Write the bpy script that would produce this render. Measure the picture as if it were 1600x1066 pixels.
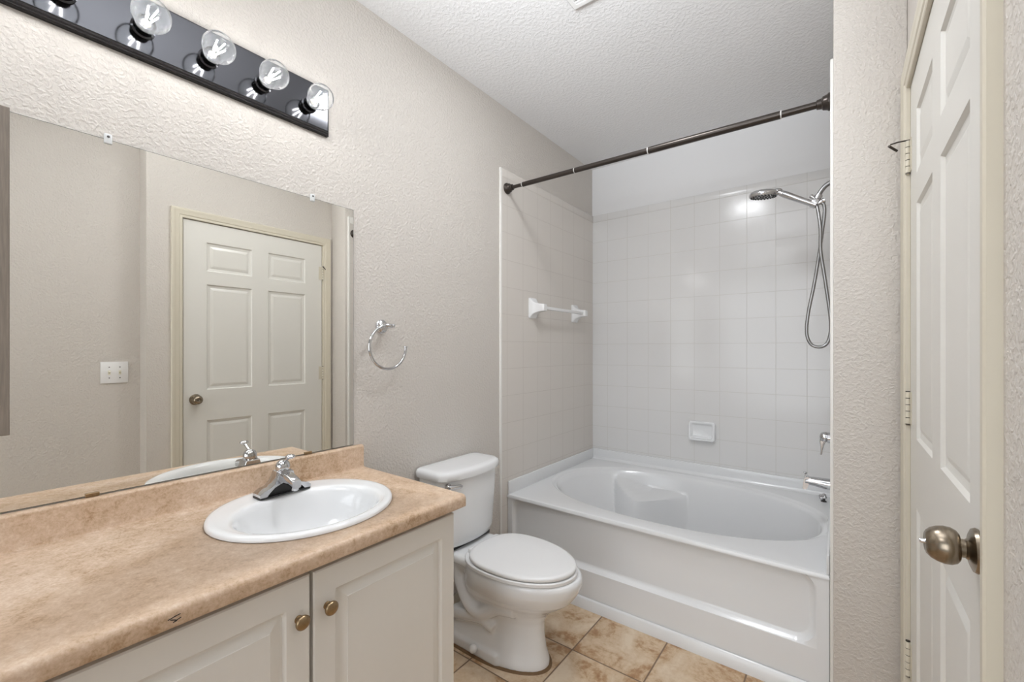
import bpy, bmesh, math, random
from mathutils import Vector, Matrix
random.seed(4)
for o in list(bpy.data.objects): bpy.data.objects.remove(o)
SC = bpy.context.scene
COL = SC.collection
PI = math.pi

# ------------------------------------------------------------------ camera
CX, CH, PSI, F = 1.4777, 1.2517, 0.6485, 679.1
cam_d = bpy.data.cameras.new('camera')
cam = bpy.data.objects.new('camera', cam_d); COL.objects.link(cam)
cam_d.sensor_fit = 'HORIZONTAL'; cam_d.sensor_width = 36.0
cam_d.lens = F / 1600 * 36.0
cam_d.shift_y = (546.7 - 533) / 1600
cam_d.clip_start = 0.02
cam.location = (CX, 0, CH); cam.rotation_euler = (PI / 2, 0, PSI)
SC.camera = cam
# ------------------------------------------------------------------ world, lights, exposure
SC.view_settings.view_transform = 'Standard'
SC.view_settings.look = 'None'
SC.view_settings.gamma = 1
SC.view_settings.use_curve_mapping = False
SC.view_settings.exposure = 0.13
w = bpy.data.worlds.new('world'); SC.world = w; w.use_nodes = True
w.node_tree.nodes['Background'].inputs[0].default_value = (0.92, 0.96, 1, 1)
w.node_tree.nodes['Background'].inputs[1].default_value = 0.45
BULB = 75.0
def area(name, loc, rot, sx, sy, power, col):
    l = bpy.data.lights.new(name, 'AREA'); l.shape = 'RECTANGLE'; l.size = sx; l.size_y = sy
    l.energy = power; l.color = col
    o = bpy.data.objects.new(name, l); COL.objects.link(o); o.location = loc; o.rotation_euler = rot
    return o
# added fill light, shining in through the wide opening behind the camera
area('opening_fill', (0.9, -3.6, 1.35), (PI / 2, 0, 0), 2.6, 2.4, 54, (0.92, 0.96, 1.0))
# added bounce fill, behind the camera, aimed forward at the ceiling
bl_ = area('bounce_fill', (1.05, -0.10, 1.95), (math.radians(131), 0, math.radians(9)), 0.6, 0.4, 13, (0.92, 0.96, 1.0))
bl_.data.spread = math.radians(76)
# extra overhead fill, added unseen behind the camera
area('overhead_fill', (0.75, -0.55, 2.5), (0, 0, 0), 0.6, 0.6, 7, (0.94, 0.965, 1.0))
# added light under the exhaust vent, put there to brighten the alcove
area('vent_fill', (0.80, 1.34, 2.568), (0, 0, 0), 0.25, 0.25, 8, (0.94, 0.965, 1.0))

# ------------------------------------------------------------------ materials
def new_mat(name):
    m = bpy.data.materials.new(name); m.use_nodes = True
    return m, m.node_tree, m.node_tree.nodes['Principled BSDF']
def srgb(r, g, b):
    f = lambda c: (c / 255 / 12.92) if c / 255 <= 0.04045 else ((c / 255 + 0.055) / 1.055) ** 2.4
    return (f(r), f(g), f(b), 1)
def plain(name, col, rough=0.4, metal=0.0, coat=0.0, spec=0.5):
    m, nt, b = new_mat(name)
    b.inputs['Base Color'].default_value = col; b.inputs['Roughness'].default_value = rough
    b.inputs['Metallic'].default_value = metal; b.inputs['Coat Weight'].default_value = coat
    b.inputs['Coat Roughness'].default_value = 0.05
    b.inputs['Specular IOR Level'].default_value = spec
    return m
def N(nt, t, **k):
    n = nt.nodes.new(t)
    for a, v in k.items():
        if a.startswith('i_'): n.inputs[a[2:].replace('_', ' ')].default_value = v
        else: setattr(n, a, v)
    return n
def coords(nt):
    return N(nt, 'ShaderNodeTexCoord').outputs['Object']
def ramp(nt, fac, stops):
    r = N(nt, 'ShaderNodeValToRGB'); nt.links.new(fac, r.inputs[0])
    e = r.color_ramp.elements
    e[0].position, e[0].color = stops[0]; e[1].position, e[1].color = stops[-1]
    for p, c in stops[1:-1]:
        k = e.new(p); k.color = c
    return r.outputs[0]
def noise(nt, co, scale, detail=3, rough=0.5, dist=0.0):
    n = N(nt, 'ShaderNodeTexNoise'); n.inputs['Scale'].default_value = scale; n.inputs['Detail'].default_value = detail
    n.inputs['Roughness'].default_value = rough; n.inputs['Distortion'].default_value = dist
    nt.links.new(co, n.inputs['Vector']); return n.outputs['Fac']
def bump(nt, b, h, strength, dist):
    n = N(nt, 'ShaderNodeBump'); n.inputs['Strength'].default_value = strength; n.inputs['Distance'].default_value = dist
    nt.links.new(h, n.inputs['Height']); nt.links.new(n.outputs[0], b.inputs['Normal']); return n
def math_(nt, op, a, b=None, c=None):
    n = N(nt, 'ShaderNodeMath', operation=op)
    for i, v in enumerate((a, b, c)):
        if v is None: continue
        if isinstance(v, (int, float)): n.inputs[i].default_value = v
        else: nt.links.new(v, n.inputs[i])
    return n.outputs[0]
def mixc(nt, fac, a, b):
    n = N(nt, 'ShaderNodeMix', data_type='RGBA')
    for i, v in ((0, fac), (6, a), (7, b)):
        if isinstance(v, (int, float, tuple)): n.inputs[i].default_value = v
        else: nt.links.new(v, n.inputs[i])
    return n.outputs[2]
def plaster(name, col, scale=95, strength=0.55, dist=0.0025, rough=0.55):
    m, nt, b = new_mat(name)
    co = coords(nt)
    a = noise(nt, co, scale, 2.5, 0.5, 0.4)
    a = ramp(nt, a, [(0.40, (0, 0, 0, 1)), (0.66, (1, 1, 1, 1))])
    c = noise(nt, co, 2.0, 2)
    b.inputs['Roughness'].default_value = rough
    nt.links.new(mixc(nt, c, tuple(x * 0.96 for x in col[:3]) + (1,), col), b.inputs['Base Color'])
    bump(nt, b, a, strength, dist)
    return m
def grid(nt, co, axes, offs, size, width):
    sep = N(nt, 'ShaderNodeSeparateXYZ'); nt.links.new(co, sep.inputs[0])
    ms = []
    for ax, of in zip(axes, offs):
        v = math_(nt, 'SUBTRACT', sep.outputs[ax], of - 1000 * size)
        v = math_(nt, 'DIVIDE', v, size)
        v = math_(nt, 'FRACT', v)
        v = math_(nt, 'SUBTRACT', v, 0.5)
        v = math_(nt, 'ABSOLUTE', v)
        v = math_(nt, 'SUBTRACT', 0.5, v)
        v = math_(nt, 'MULTIPLY', v, size)
        ms.append(v)
    d = math_(nt, 'MINIMUM', ms[0], ms[1])
    n = N(nt, 'ShaderNodeMapRange', interpolation_type='SMOOTHSTEP')
    nt.links.new(d, n.inputs[0]); n.inputs[1].default_value = width * 0.35; n.inputs[2].default_value = width
    return n.outputs[0], sep           # 0 in the joint, 1 on the tile
def wall_tile(name, axes, offs, gr, ti):
    m, nt, b = new_mat(name)
    co = coords(nt)
    g, _ = grid(nt, co, axes, offs, 0.15, 0.0022)
    nt.links.new(mixc(nt, g, gr, ti), b.inputs['Base Color'])
    b.inputs['Roughness'].default_value = 0.16
    wv = noise(nt, co, 9, 1)
    h = math_(nt, 'ADD', math_(nt, 'MULTIPLY', g, 0.25), math_(nt, 'MULTIPLY', wv, 0.5))
    bump(nt, b, h, 0.5, 0.003)
    return m
def floor_tile():
    m, nt, b = new_mat('floor ceramic')
    co = coords(nt)
    g, sep = grid(nt, co, (0, 1), (0.2815, 1.597), 0.3015, 0.0042)
    # every tile gets its own offset of the pattern
    fx = math_(nt, 'FLOOR', math_(nt, 'DIVIDE', math_(nt, 'SUBTRACT', sep.outputs[0], 0.2815), 0.3015))
    fy = math_(nt, 'FLOOR', math_(nt, 'DIVIDE', math_(nt, 'SUBTRACT', sep.outputs[1], 1.597), 0.3015))
    cb = N(nt, 'ShaderNodeCombineXYZ')
    nt.links.new(math_(nt, 'MULTIPLY', fx, 3.7), cb.inputs[0]); nt.links.new(math_(nt, 'MULTIPLY', fy, 5.3), cb.inputs[1])
    va = N(nt, 'ShaderNodeVectorMath', operation='ADD'); nt.links.new(co, va.inputs[0]); nt.links.new(cb.outputs[0], va.inputs[1])
    n1 = noise(nt, va.outputs[0], 5.5, 6, 0.62, 0.6)
    n2 = noise(nt, va.outputs[0], 42, 5, 0.7)
    mix = math_(nt, 'ADD', math_(nt, 'MULTIPLY', n1, 0.75), math_(nt, 'MULTIPLY', n2, 0.25))
    c = ramp(nt, mix, [(0.38, srgb(222, 203, 178)), (0.50, srgb(206, 180, 148)), (0.57, srgb(176, 138, 100)), (0.64, srgb(146, 104, 68))])
    nt.links.new(mixc(nt, g, srgb(128, 104, 82), c), b.inputs['Base Color'])
    b.inputs['Roughness'].default_value = 0.38
    h = math_(nt, 'ADD', g, math_(nt, 'MULTIPLY', n2, 0.25))
    bump(nt, b, h, 0.5, 0.002)
    return m
def laminate():
    m, nt, b = new_mat('tan stone laminate')
    co = coords(nt)
    n1 = noise(nt, co, 7, 4, 0.6, 0.8); n2 = noise(nt, co, 60, 5, 0.7, 0.3); n3 = noise(nt, co, 190, 3, 0.6)
    mix = math_(nt, 'ADD', math_(nt, 'ADD', math_(nt, 'MULTIPLY', n1, 0.35), math_(nt, 'MULTIPLY', n2, 0.4)), math_(nt, 'MULTIPLY', n3, 0.25))
    c = ramp(nt, mix, [(0.38, srgb(174, 142, 110)), (0.47, srgb(201, 173, 145)), (0.54, srgb(212, 186, 161)), (0.62, srgb(224, 203, 181))])
    nt.links.new(c, b.inputs['Base Color'])
    b.inputs['Roughness'].default_value = 0.36
    bump(nt, b, n3, 0.08, 0.0006)
    return m
def glass_thin(name):
    m, nt, b = new_mat(name)
    nt.nodes.remove(b)
    out = nt.nodes['Material Output']
    t = N(nt, 'ShaderNodeBsdfTransparent'); t.inputs[0].default_value = (0.97, 0.98, 0.98, 1)
    g = N(nt, 'ShaderNodeBsdfGlossy'); g.inputs['Roughness'].default_value = 0.03
    fr = N(nt, 'ShaderNodeLayerWeight'); fr.inputs['Blend'].default_value = 0.10
    mx = N(nt, 'ShaderNodeMixShader')
    nt.links.new(fr.outputs['Fresnel'], mx.inputs[0]); nt.links.new(t.outputs[0], mx.inputs[1]); nt.links.new(g.outputs[0], mx.inputs[2])
    df = N(nt, 'ShaderNodeBsdfTranslucent'); df.inputs[0].default_value = (0.9, 0.92, 0.95, 1)
    m2 = N(nt, 'ShaderNodeMixShader'); m2.inputs[0].default_value = 0.06
    nt.links.new(mx.outputs[0], m2.inputs[1]); nt.links.new(df.outputs[0], m2.inputs[2])
    nt.links.new(m2.outputs[0], out.inputs[0]); return m
def emit(name, col, s):
    m, nt, b = new_mat(name)
    b.inputs['Base Color'].default_value = (0, 0, 0, 1)
    b.inputs['Emission Color'].default_value = col; b.inputs['Emission Strength'].default_value = s
    return m

M = dict(
    wall=plaster('beige orange peel paint', srgb(211, 205, 198), 105, 0.55),
    ceil=plaster('white textured ceiling paint', srgb(235, 235, 236), 75, 0.5, 0.002, 0.7),
    white_wall=plaster('smooth white paint', srgb(233, 233, 234), 60, 0.1, 0.001, 0.6),
    tile_back=wall_tile('back wall tile', (0, 2), (0.125, 1.141), srgb(211, 209, 205), srgb(223, 222, 221)),
    tile_side=wall_tile('side wall tile', (1, 2), (2.045, 1.147), srgb(208, 201, 194), srgb(219, 213, 206)),  # beige cast of the reflected walls is put into the tile colour
    bull=plain('bullnose tile', srgb(236, 234, 229), 0.15),
    floor=floor_tile(),
    door=plain('white door paint', srgb(225, 223, 217), 0.28),
    trim=plain('cream trim paint', srgb(214, 207, 190), 0.36),
    cab=plain('ivory cabinet', srgb(231, 228, 222), 0.33),
    cab_in=plain('cabinet shadow wood', srgb(150, 130, 100), 0.6),
    counter=laminate(),
    porc=plain('white porcelain', srgb(236, 237, 238), 0.10, coat=0.3),
    acrylic=plain('white tub enamel', srgb(230, 231, 232), 0.17, coat=0.2),
    plastic=plain('white plastic', srgb(236, 236, 236), 0.25),
    chrome=plain('chrome', (0.60, 0.60, 0.61, 1), 0.07, 1.0),
    hose=plain('ribbed steel hose', (0.36, 0.36, 0.36, 1), 0.28, 1.0),
    nickel=plain('antique nickel', srgb(150, 138, 122), 0.26, 1.0),
    brass=plain('aged brass knob', srgb(158, 136, 106), 0.30, 1.0),
    bronze=plain('dark bronze', srgb(70, 64, 60), 0.28, 0.7),
    ring=plain('pale joint ring', srgb(215, 213, 210), 0.3),
    black=plain('black rubber', srgb(22, 22, 22), 0.4),
    dark=plain('dark grey', srgb(70, 68, 66), 0.5),
    mirror=plain('mirror silver', (0.86, 0.85, 0.81, 1), 0.008, 1.0),
    edge=plain('mirror edge', srgb(70, 80, 74), 0.3),
    smoke=plain('polished smoky metal', (0.065, 0.065, 0.070, 1), 0.10, 1.0),
    glass=glass_thin('clear bulb glass'),
    clip=plain('clear plastic clip', srgb(220, 222, 222), 0.1),
    filament=emit('glowing filament', (1.0, 0.985, 0.965, 1), BULB),
    ivory=plain('bulb ceramic', srgb(225, 220, 200), 0.4),
    frame=plain('grey brown wood', srgb(132, 122, 112), 0.45),
    caulk=plain('stained caulk', srgb(120, 92, 62), 0.6),
)
def add_brushed(m, sc):
    nt = m.node_tree; b = nt.nodes['Principled BSDF']; co = coords(nt)
    mp = N(nt, 'ShaderNodeMapping'); mp.inputs['Scale'].default_value = sc; nt.links.new(co, mp.inputs[0])
    n = noise(nt, mp.outputs[0], 8, 4, 0.6)
    c = b.inputs['Base Color'].default_value[:]
    nt.links.new(mixc(nt, n, tuple(x * 0.6 for x in c[:3]) + (1,), tuple(min(1, x * 1.35) for x in c[:3]) + (1,)), b.inputs['Base Color'])
add_brushed(M['frame'], (30, 30, 2)); add_brushed(M['nickel'], (30, 3, 3)); add_brushed(M['brass'], (20, 20, 20))

# ------------------------------------------------------------------ mesh helpers
def finish(name, bm, mat, parent=None, angle=35, smooth=True):
    bmesh.ops.recalc_face_normals(bm, faces=bm.faces)
    me = bpy.data.meshes.new(name); bm.to_mesh(me); bm.free()
    mats = mat if isinstance(mat, (list, tuple)) else [mat]
    for m in mats: me.materials.append(M[m])
    if smooth:
        for p in me.polygons: p.use_smooth = True
        me.set_sharp_from_angle(angle=math.radians(angle))
    o = bpy.data.objects.new(name, me); COL.objects.link(o)
    if parent is not None:
        o.parent = parent; o.matrix_parent_inverse = Matrix.Translation(parent.location).inverted()
    return o
def box(bm, x0, x1, y0, y1, z0, z1, bev=0.0, seg=2):
    b = bmesh.new()
    vs = [b.verts.new((x, y, z)) for x in (x0, x1) for y in (y0, y1) for z in (z0, z1)]
    for f in ((0, 1, 3, 2), (4, 6, 7, 5), (0, 4, 5, 1), (2, 3, 7, 6), (0, 2, 6, 4), (1, 5, 7, 3)):
        b.faces.new([vs[i] for i in f])
    bmesh.ops.recalc_face_normals(b, faces=b.faces)
    if bev: bmesh.ops.bevel(b, geom=b.edges[:], offset=bev, segments=seg, profile=0.5, affect='EDGES')
    merge(bm, b)
def merge(bm, b):
    me = bpy.data.meshes.new('tmp'); b.to_mesh(me); b.free(); bm.from_mesh(me); bpy.data.meshes.remove(me)
def loft(bm, rings, cap0=True, cap1=True, closed=True):
    R = [[bm.verts.new(p) for p in r] for r in rings]
    n = len(R[0])
    for a, b in zip(R, R[1:]):
        for i in range(n if closed else n - 1):
            j = (i + 1) % n
            try: bm.faces.new((a[i], a[j], b[j], b[i]))
            except ValueError: pass
    if cap0: bm.faces.new(R[0][::-1])
    if cap1: bm.faces.new(R[-1])
    return R
def frame_of(d):
    d = Vector(d).normalized()
    u = d.cross(Vector((0, 0, 1)))
    if u.length < 1e-3: u = d.cross(Vector((1, 0, 0)))
    u.normalize(); v = d.cross(u).normalized()
    return d, u, v
def lathe(bm, o, d, prof, n=32, cap=True):
    """prof: (distance along d, radius)"""
    d, u, v = frame_of(d); o = Vector(o)
    rings = []
    for t, r in prof:
        rings.append([o + d * t + (u * math.cos(a) + v * math.sin(a)) * max(r, 1e-5) for a in (2 * PI * k / n for k in range(n))])
    loft(bm, rings, cap, cap)
def tube(bm, pts, r, n=12, cap=True):
    pts = [Vector(p) for p in pts]; rs = r if isinstance(r, (list, tuple)) else [r] * len(pts)
    u = None; rings = []
    for i, p in enumerate(pts):
        d = (pts[min(i + 1, len(pts) - 1)] - pts[max(i - 1, 0)]).normalized()
        if u is None: _, u, _ = frame_of(d)
        u = (u - d * u.dot(d)).normalized(); v = d.cross(u)
        rings.append([p + (u * math.cos(a) + v * math.sin(a)) * rs[i] for a in (2 * PI * k / n for k in range(n))])
    loft(bm, rings, cap, cap)
def spline(pts, k=8):
    P = [Vector(p) for p in pts]; P = [P[0] * 2 - P[1]] + P + [P[-1] * 2 - P[-2]]; out = []
    for i in range(1, len(P) - 2):
        for s in range(k):
            t = s / k
            out.append(0.5 * ((2 * P[i]) + (-P[i - 1] + P[i + 1]) * t + (2 * P[i - 1] - 5 * P[i] + 4 * P[i + 1] - P[i + 2]) * t * t
                              + (-P[i - 1] + 3 * P[i] - 3 * P[i + 1] + P[i + 2]) * t ** 3))
    out.append(P[-2]); return out
def extrude(bm, prof, axis, a, b):
    """closed 2D profile swept along an axis; prof in the two other axes' order"""
    def pt(p, s):
        q = list(p); q.insert(axis, s); return q
    loft(bm, [[pt(p, a) for p in prof], [pt(p, b) for p in prof]])
def sphere(bm, c, r, sx=1, sy=1, sz=1, n=24, m=14):
    rings = []
    for j in range(m + 1):
        t = PI * j / m
        rings.append([(c[0] + sx * r * max(math.sin(t), 1e-4) * math.cos(a), c[1] + sy * r * max(math.sin(t), 1e-4) * math.sin(a), c[2] + sz * r * math.cos(t)) for a in (2 * PI * k / n for k in range(n))])
    loft(bm, rings)
def rect_ring(a0, a1, b0, b1, r, k=5, square=False):
    """ring of points around a rectangle in (a, b), k + 1 per corner"""
    out = []
    for (ca, cb, sa, sb, t0) in ((a1, b1, -1, -1, 0), (a0, b1, 1, -1, PI / 2), (a0, b0, 1, 1, PI), (a1, b0, -1, 1, 3 * PI / 2)):
        for i in range(k + 1):
            t = i / k
            if square:      # along the two legs of the corner
                first = {0: (0, 1), 1: (1, 0), 2: (0, 1), 3: (1, 0)}[round(t0 / (PI / 2))]
                if t <= 0.5: l = 1 - 2 * t; q = (ca + (0 if first[0] == 0 else sa * r * l), cb + (0 if first[1] == 0 else sb * r * l))
                else: l = 2 * t - 1; q = (ca + (sa * r * l if first[0] == 0 else 0), cb + (sb * r * l if first[1] == 0 else 0))
            else:
                th = t0 + t * PI / 2
                q = (ca + sa * r + r * math.cos(th), cb + sb * r + r * math.sin(th))
            out.append(q)
    return out
def panelled(bm, a0, a1, b0, b1, panels, steps, place, thick, edge=0.002):
    """A slab in (a, b), panels are rects; steps: (inset, depth, corner radius). place(a, b, depth) -> xyz"""
    A = sorted({a0 + edge, a1 - edge, *[p[0] for p in panels], *[p[1] for p in panels]})
    B = sorted({b0 + edge, b1 - edge, *[p[2] for p in panels], *[p[3] for p in panels]})
    vs = {}
    def V(a, b, d):
        k = (round(a, 5), round(b, 5), round(d, 5))
        if k not in vs: vs[k] = bm.verts.new(place(a, b, d))
        return vs[k]
    for i in range(len(A) - 1):
        for j in range(len(B) - 1):
            ca, cb = (A[i] + A[i + 1]) / 2, (B[j] + B[j + 1]) / 2
            if any(p[0] < ca < p[1] and p[2] < cb < p[3] for p in panels): continue
            bm.faces.new([V(A[i], B[j], 0), V(A[i + 1], B[j], 0), V(A[i + 1], B[j + 1], 0), V(A[i], B[j + 1], 0)])
    for p in panels:
        r0 = max(steps[0][2], 0.004)
        rings = [[place(a, b, 0) for a, b in rect_ring(*p, r0, 6, True)]]
        for ins, dep, rad in steps:
            rings.append([place(a, b, dep) for a, b in rect_ring(p[0] + ins, p[1] - ins, p[2] + ins, p[3] - ins, max(rad, 0.0008), 6)])
        loft(bm, rings, False, True)
    fr = [(a0 + edge, b0 + edge), (a1 - edge, b0 + edge), (a1 - edge, b1 - edge), (a0 + edge, b1 - edge)]
    fo = [(a0, b0), (a1, b0), (a1, b1), (a0, b1)]
    loft(bm, [[place(a, b, 0) for a, b in fr], [place(a, b, edge) for a, b in fo], [place(a, b, thick) for a, b in fo]], False, True)
def empty(name, loc):
    o = bpy.data.objects.new(name, None); COL.objects.link(o); o.location = loc; o.empty_display_size = 0.1
    return o
def tag(o, label=None, cat=None, group=None, kind=None):
    if label: o['label'] = label
    if cat: o['category'] = cat
    if group: o['group'] = group
    if kind: o['kind'] = kind
    return o
def thing(name, loc, label, cat, group=None): return tag(empty(name, loc), label, cat, group)
def struct(name, bm, mat, parent=None, **k):
    o = finish(name, bm, mat, parent, **k)
    if parent is None: o['kind'] = 'structure'
    return o
NB = bmesh.new
def apply_mods(o):
    dg = bpy.context.evaluated_depsgraph_get(); dg.update()
    me = bpy.data.meshes.new_from_object(o.evaluated_get(dg))
    o.modifiers.clear(); old = o.data; o.data = me; me.name = old.name

# ------------------------------------------------------------------ room shell
D, ZC, XW, XA, YW = 2.939, 2.588, 1.6414, 1.456, 1.8154      # back wall, ceiling, door wall, alcove end wall, wing face
YN, XR, YF = 0.7047, 1.769, -1.3                              # jog in the door wall, recessed wall, wall behind
LTX = 0.008                                                    # tile thickness
bm = NB(); box(bm, -0.12, 1.9, YF - 0.1, D + 0.12, -0.1, 0); tag(struct('floor', bm, 'floor', smooth=False), 'beige ceramic tile floor with brown mottling')
bm = NB(); box(bm, -0.12, 1.9, YF - 0.1, D + 0.12, ZC, ZC + 0.1); tag(struct('ceiling', bm, 'ceil', smooth=False), 'white textured ceiling')
bm = NB(); box(bm, -0.12, 0, YF - 0.1, D + 0.12, 0, ZC); wl = struct('wall_left', bm, 'wall', smooth=False)
bm = NB(); box(bm, 0, XA, D, D + 0.12, 0, ZC); wb = struct('wall_back', bm, 'white_wall', smooth=False)
bm = NB(); box(bm, XA, XW, YW, D + 0.12, 0, ZC, 0.004, 2); wa = struct('wall_alcove', bm, 'wall')
bm = NB()
box(bm, XW, 1.9, YN, 0.868, 0, ZC); box(bm, XW, 1.9, 1.748, D + 0.12, 0, ZC); box(bm, XW, 1.9, 0.868, 1.748, 2.045, ZC)
box(bm, XW + 0.06, 1.9, 0.868, 1.748, 0, 2.045)
struct('wall_right', bm, 'wall', smooth=False)
bm = NB(); box(bm, XR, 1.9, YF - 0.1, YN, 0, ZC); struct('wall_near_right', bm, 'wall', smooth=False)
bm = NB(); box(bm, 0, 0.05, YF - 0.1, YF, 0, ZC); box(bm, 0.05, XR, YF - 0.1, YF, 2.5, ZC); struct('wall_front', bm, 'wall', smooth=False)

# tile surrounds (parts of their walls)
ZT = 2.243
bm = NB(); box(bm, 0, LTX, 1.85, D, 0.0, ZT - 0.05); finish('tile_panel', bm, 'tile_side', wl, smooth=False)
def bullnose(bm, x0, x1, y0, y1, z0, z1): box(bm, x0, x1, y0, y1, z0, z1, 0.003, 3)
bm = NB(); box(bm, -0.004, LTX + 0.001, 1.835, 1.852, 0.0, ZT, 0.004, 3); finish('bullnose_edge', bm, 'bull', wl)
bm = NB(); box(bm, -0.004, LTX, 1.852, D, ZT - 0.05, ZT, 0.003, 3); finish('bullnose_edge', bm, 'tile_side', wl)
bm = NB(); box(bm, LTX, XA - LTX, D - LTX, D, 0.5, ZT - 0.05); finish('tile_panel', bm, 'tile_back', wb, smooth=False)
bm = NB(); box(bm, LTX, XA - LTX, D - LTX, D + 0.004, ZT - 0.05, ZT, 0.003, 3); finish('bullnose_edge', bm, 'tile_back', wb)
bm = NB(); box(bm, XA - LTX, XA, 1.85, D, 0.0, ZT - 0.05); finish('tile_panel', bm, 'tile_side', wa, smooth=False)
bm = NB(); box(bm, XA - LTX - 0.001, XA + 0.004, 1.835, 1.852, 0.0, ZT, 0.004, 3); box(bm, XA - LTX, XA + 0.004, 1.852, D, ZT - 0.05, ZT, 0.003, 3); finish('bullnose_edge', bm, 'bull', wa)

# door and casing
place_r = lambda a, b, d: (XW + d, a, b)
bm = NB()
cols = [(0.995, 1.255), (1.355, 1.612)]; rows = [(0.24, 0.818), (1.006, 1.654), (1.735, 1.912)]
panelled(bm, 0.876, 1.738, 0.008, 2.032, [(c[0], c[1], r[0], r[1]) for c in cols for r in rows],
         [(0.006, 0.007, 0.001), (0.016, 0.009, 0.001), (0.020, 0.0095, 0.001), (0.036, 0.003, 0.001), (0.038, 0.003, 0.001)], place_r, 0.035)
d1 = struct('door_1', bm, 'door', angle=20)
tag(d1, 'white six-panel door, closed, at the right')
kb = NB(); KY, KZ = 0.937, 0.951
lathe(kb, (XW, KY, KZ), (-1, 0, 0), [(0, 0.032), (0.003, 0.033), (0.007, 0.031), (0.010, 0.024), (0.012, 0.016), (0.015, 0.0135), (0.022, 0.0135)], 40)
ks = finish('door_knob', kb, 'nickel', d1, angle=30)
kb = NB(); lathe(kb, (XW - 0.020, KY, KZ), (-1, 0, 0), [(0, 0.015), (0.001, 0.0205), (0.004, 0.0245), (0.010, 0.0275), (0.018, 0.0280), (0.026, 0.0260), (0.033, 0.0225), (0.038, 0.0175), (0.0395, 0.014), (0.038, 0.010), (0.037, 0.0)], 40)
finish('knob_grip', kb, 'nickel', ks, angle=40)
kb = NB(); lathe(kb, (XW - 0.056, KY, KZ), (-1, 0, 0), [(0, 0.0055), (0.004, 0.0035), (0.007, 0.0035), (0.0095, 0.0025), (0.010, 0.0)], 16); finish('lock_button', kb, 'chrome', ks)
for z0, z1 in ((1.777, 1.873), (1.031, 1.127), (0.282, 0.385)):
    hb = NB(); h3 = (z1 - z0) / 5
    for k in range(5):
        lathe(hb, (XW - 0.006, 1.742, z0 + k * h3 + 0.001), (0, 0, 1), [(0, 0.0064), (0.0005, 0.0068), (h3 - 0.0025, 0.0068), (h3 - 0.002, 0.0064)], 16)
    lathe(hb, (XW - 0.006, 1.742, z0 - 0.004), (0, 0, 1), [(0, 0.003), (0.002, 0.0055), (0.004, 0.0055)], 12)
    box(hb, XW - 0.0015, XW, 1.713, 1.741, z0, z1, 0.0005, 1)
    hg = finish('door_hinge', hb, 'trim', d1)
    pb = NB(); tube(pb, [(XW - 0.006, 1.742, z0 - 0.003), (XW - 0.006, 1.742, z1 + 0.002)], 0.0055, 12); finish('hinge_pin', pb, 'bronze', hg)
    if z0 > 1.5:
        sb = NB(); tube(sb, [(XW - 0.008, 1.742, z1 + 0.002), (XW - 0.03, 1.735, z1 + 0.0), (XW - 0.046, 1.728, z1 - 0.005)], 0.0022, 8)
        tube(sb, [(XW - 0.030, 1.750, z1 - 0.020), (XW - 0.050, 1.724, z1 - 0.010)], 0.0035, 10)
        finish('hinge_door_stop', sb, 'bronze', hg)
def casing_prof(w):     # (distance from the opening, height off the wall)
    return [(0, 0), (0, 0.009), (0.004, 0.011), (0.014, 0.011), (0.018, 0.014), (0.03, 0.0155), (0.04, 0.0165), (0.044, 0.018), (w - 0.003, 0.018), (w, 0.015), (w, 0)]
cb_ = NB(); cw = 0.056; y0, y1, zt = 0.871, 1.746, 2.034
rings = []
for corner in ('bn', 'tn', 'tf', 'bf'):
    r = []
    for t, h in casing_prof(cw):
        y = (y0 - t) if corner[1] == 'n' else (y1 + t); z = 0.0 if corner[0] == 'b' else zt + t
        r.append((XW - h, y, z))
    rings.append(r)
loft(cb_, rings, True, True)
tag(struct('trim_1', cb_, 'trim', angle=25), 'cream casing around the closed door')
bm = NB(); box(bm, XW + 0.001, XW + 0.06, 0.868, 0.8735, 0, 2.045); box(bm, XW + 0.001, XW + 0.06, 1.7405, 1.748, 0, 2.045); box(bm, XW + 0.001, XW + 0.06, 0.868, 1.748, 2.036, 2.045)
tag(struct('trim_2', bm, 'trim', smooth=False), 'door jamb lining')
def baseboard(name, x0, x1, y0_, y1_):
    bm = NB(); box(bm, x0, x1, y0_, y1_, 0, 0.082, 0.003, 2); struct(name, bm, 'trim')
baseboard('baseboard_left', 0, 0.012, 0.975, 1.834)
baseboard('baseboard_right', XW - 0.012, XW, YN, 0.812)
baseboard('baseboard_near_right', XR - 0.012, XR, YF, YN)
baseboard('baseboard_wing', XA + 0.006, XW - 0.002, YW - 0.012, YW)

# ------------------------------------------------------------------ bathtub
TX0, TX1, TY0, TY1, TZ = LTX + 0.001, XA - LTX - 0.003, 1.894, D - LTX - 0.001, 0.4564
tub = thing('bathtub', (0.73, 2.41, 0), 'white garden bathtub with an oval basin and recessed apron filling the tiled alcove', 'bathtub')
bx, by, ba, bb = 0.738, 2.43, 0.684, 0.425
angs = [2 * PI * k / 280 for k in range(280)] + [math.atan2(y - by, x - bx) % (2 * PI) for x in (TX0, TX1) for y in (TY0, TY1)]
angs = sorted(set(round(a, 6) for a in angs))
def rect_pt(a, ins, z):
    c, s = math.cos(a), math.sin(a)
    x0, x1, y0_, y1_ = TX0 + ins, TX1 - ins, TY0 + ins, TY1 - ins
    tx = ((x1 - bx) / c if c > 0 else (x0 - bx) / c) if abs(c) > 1e-9 else 1e9
    ty = ((y1_ - by) / s if s > 0 else (y0_ - by) / s) if abs(s) > 1e-9 else 1e9
    t = min(tx, ty); return (bx + c * t, by + s * t, z)
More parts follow.
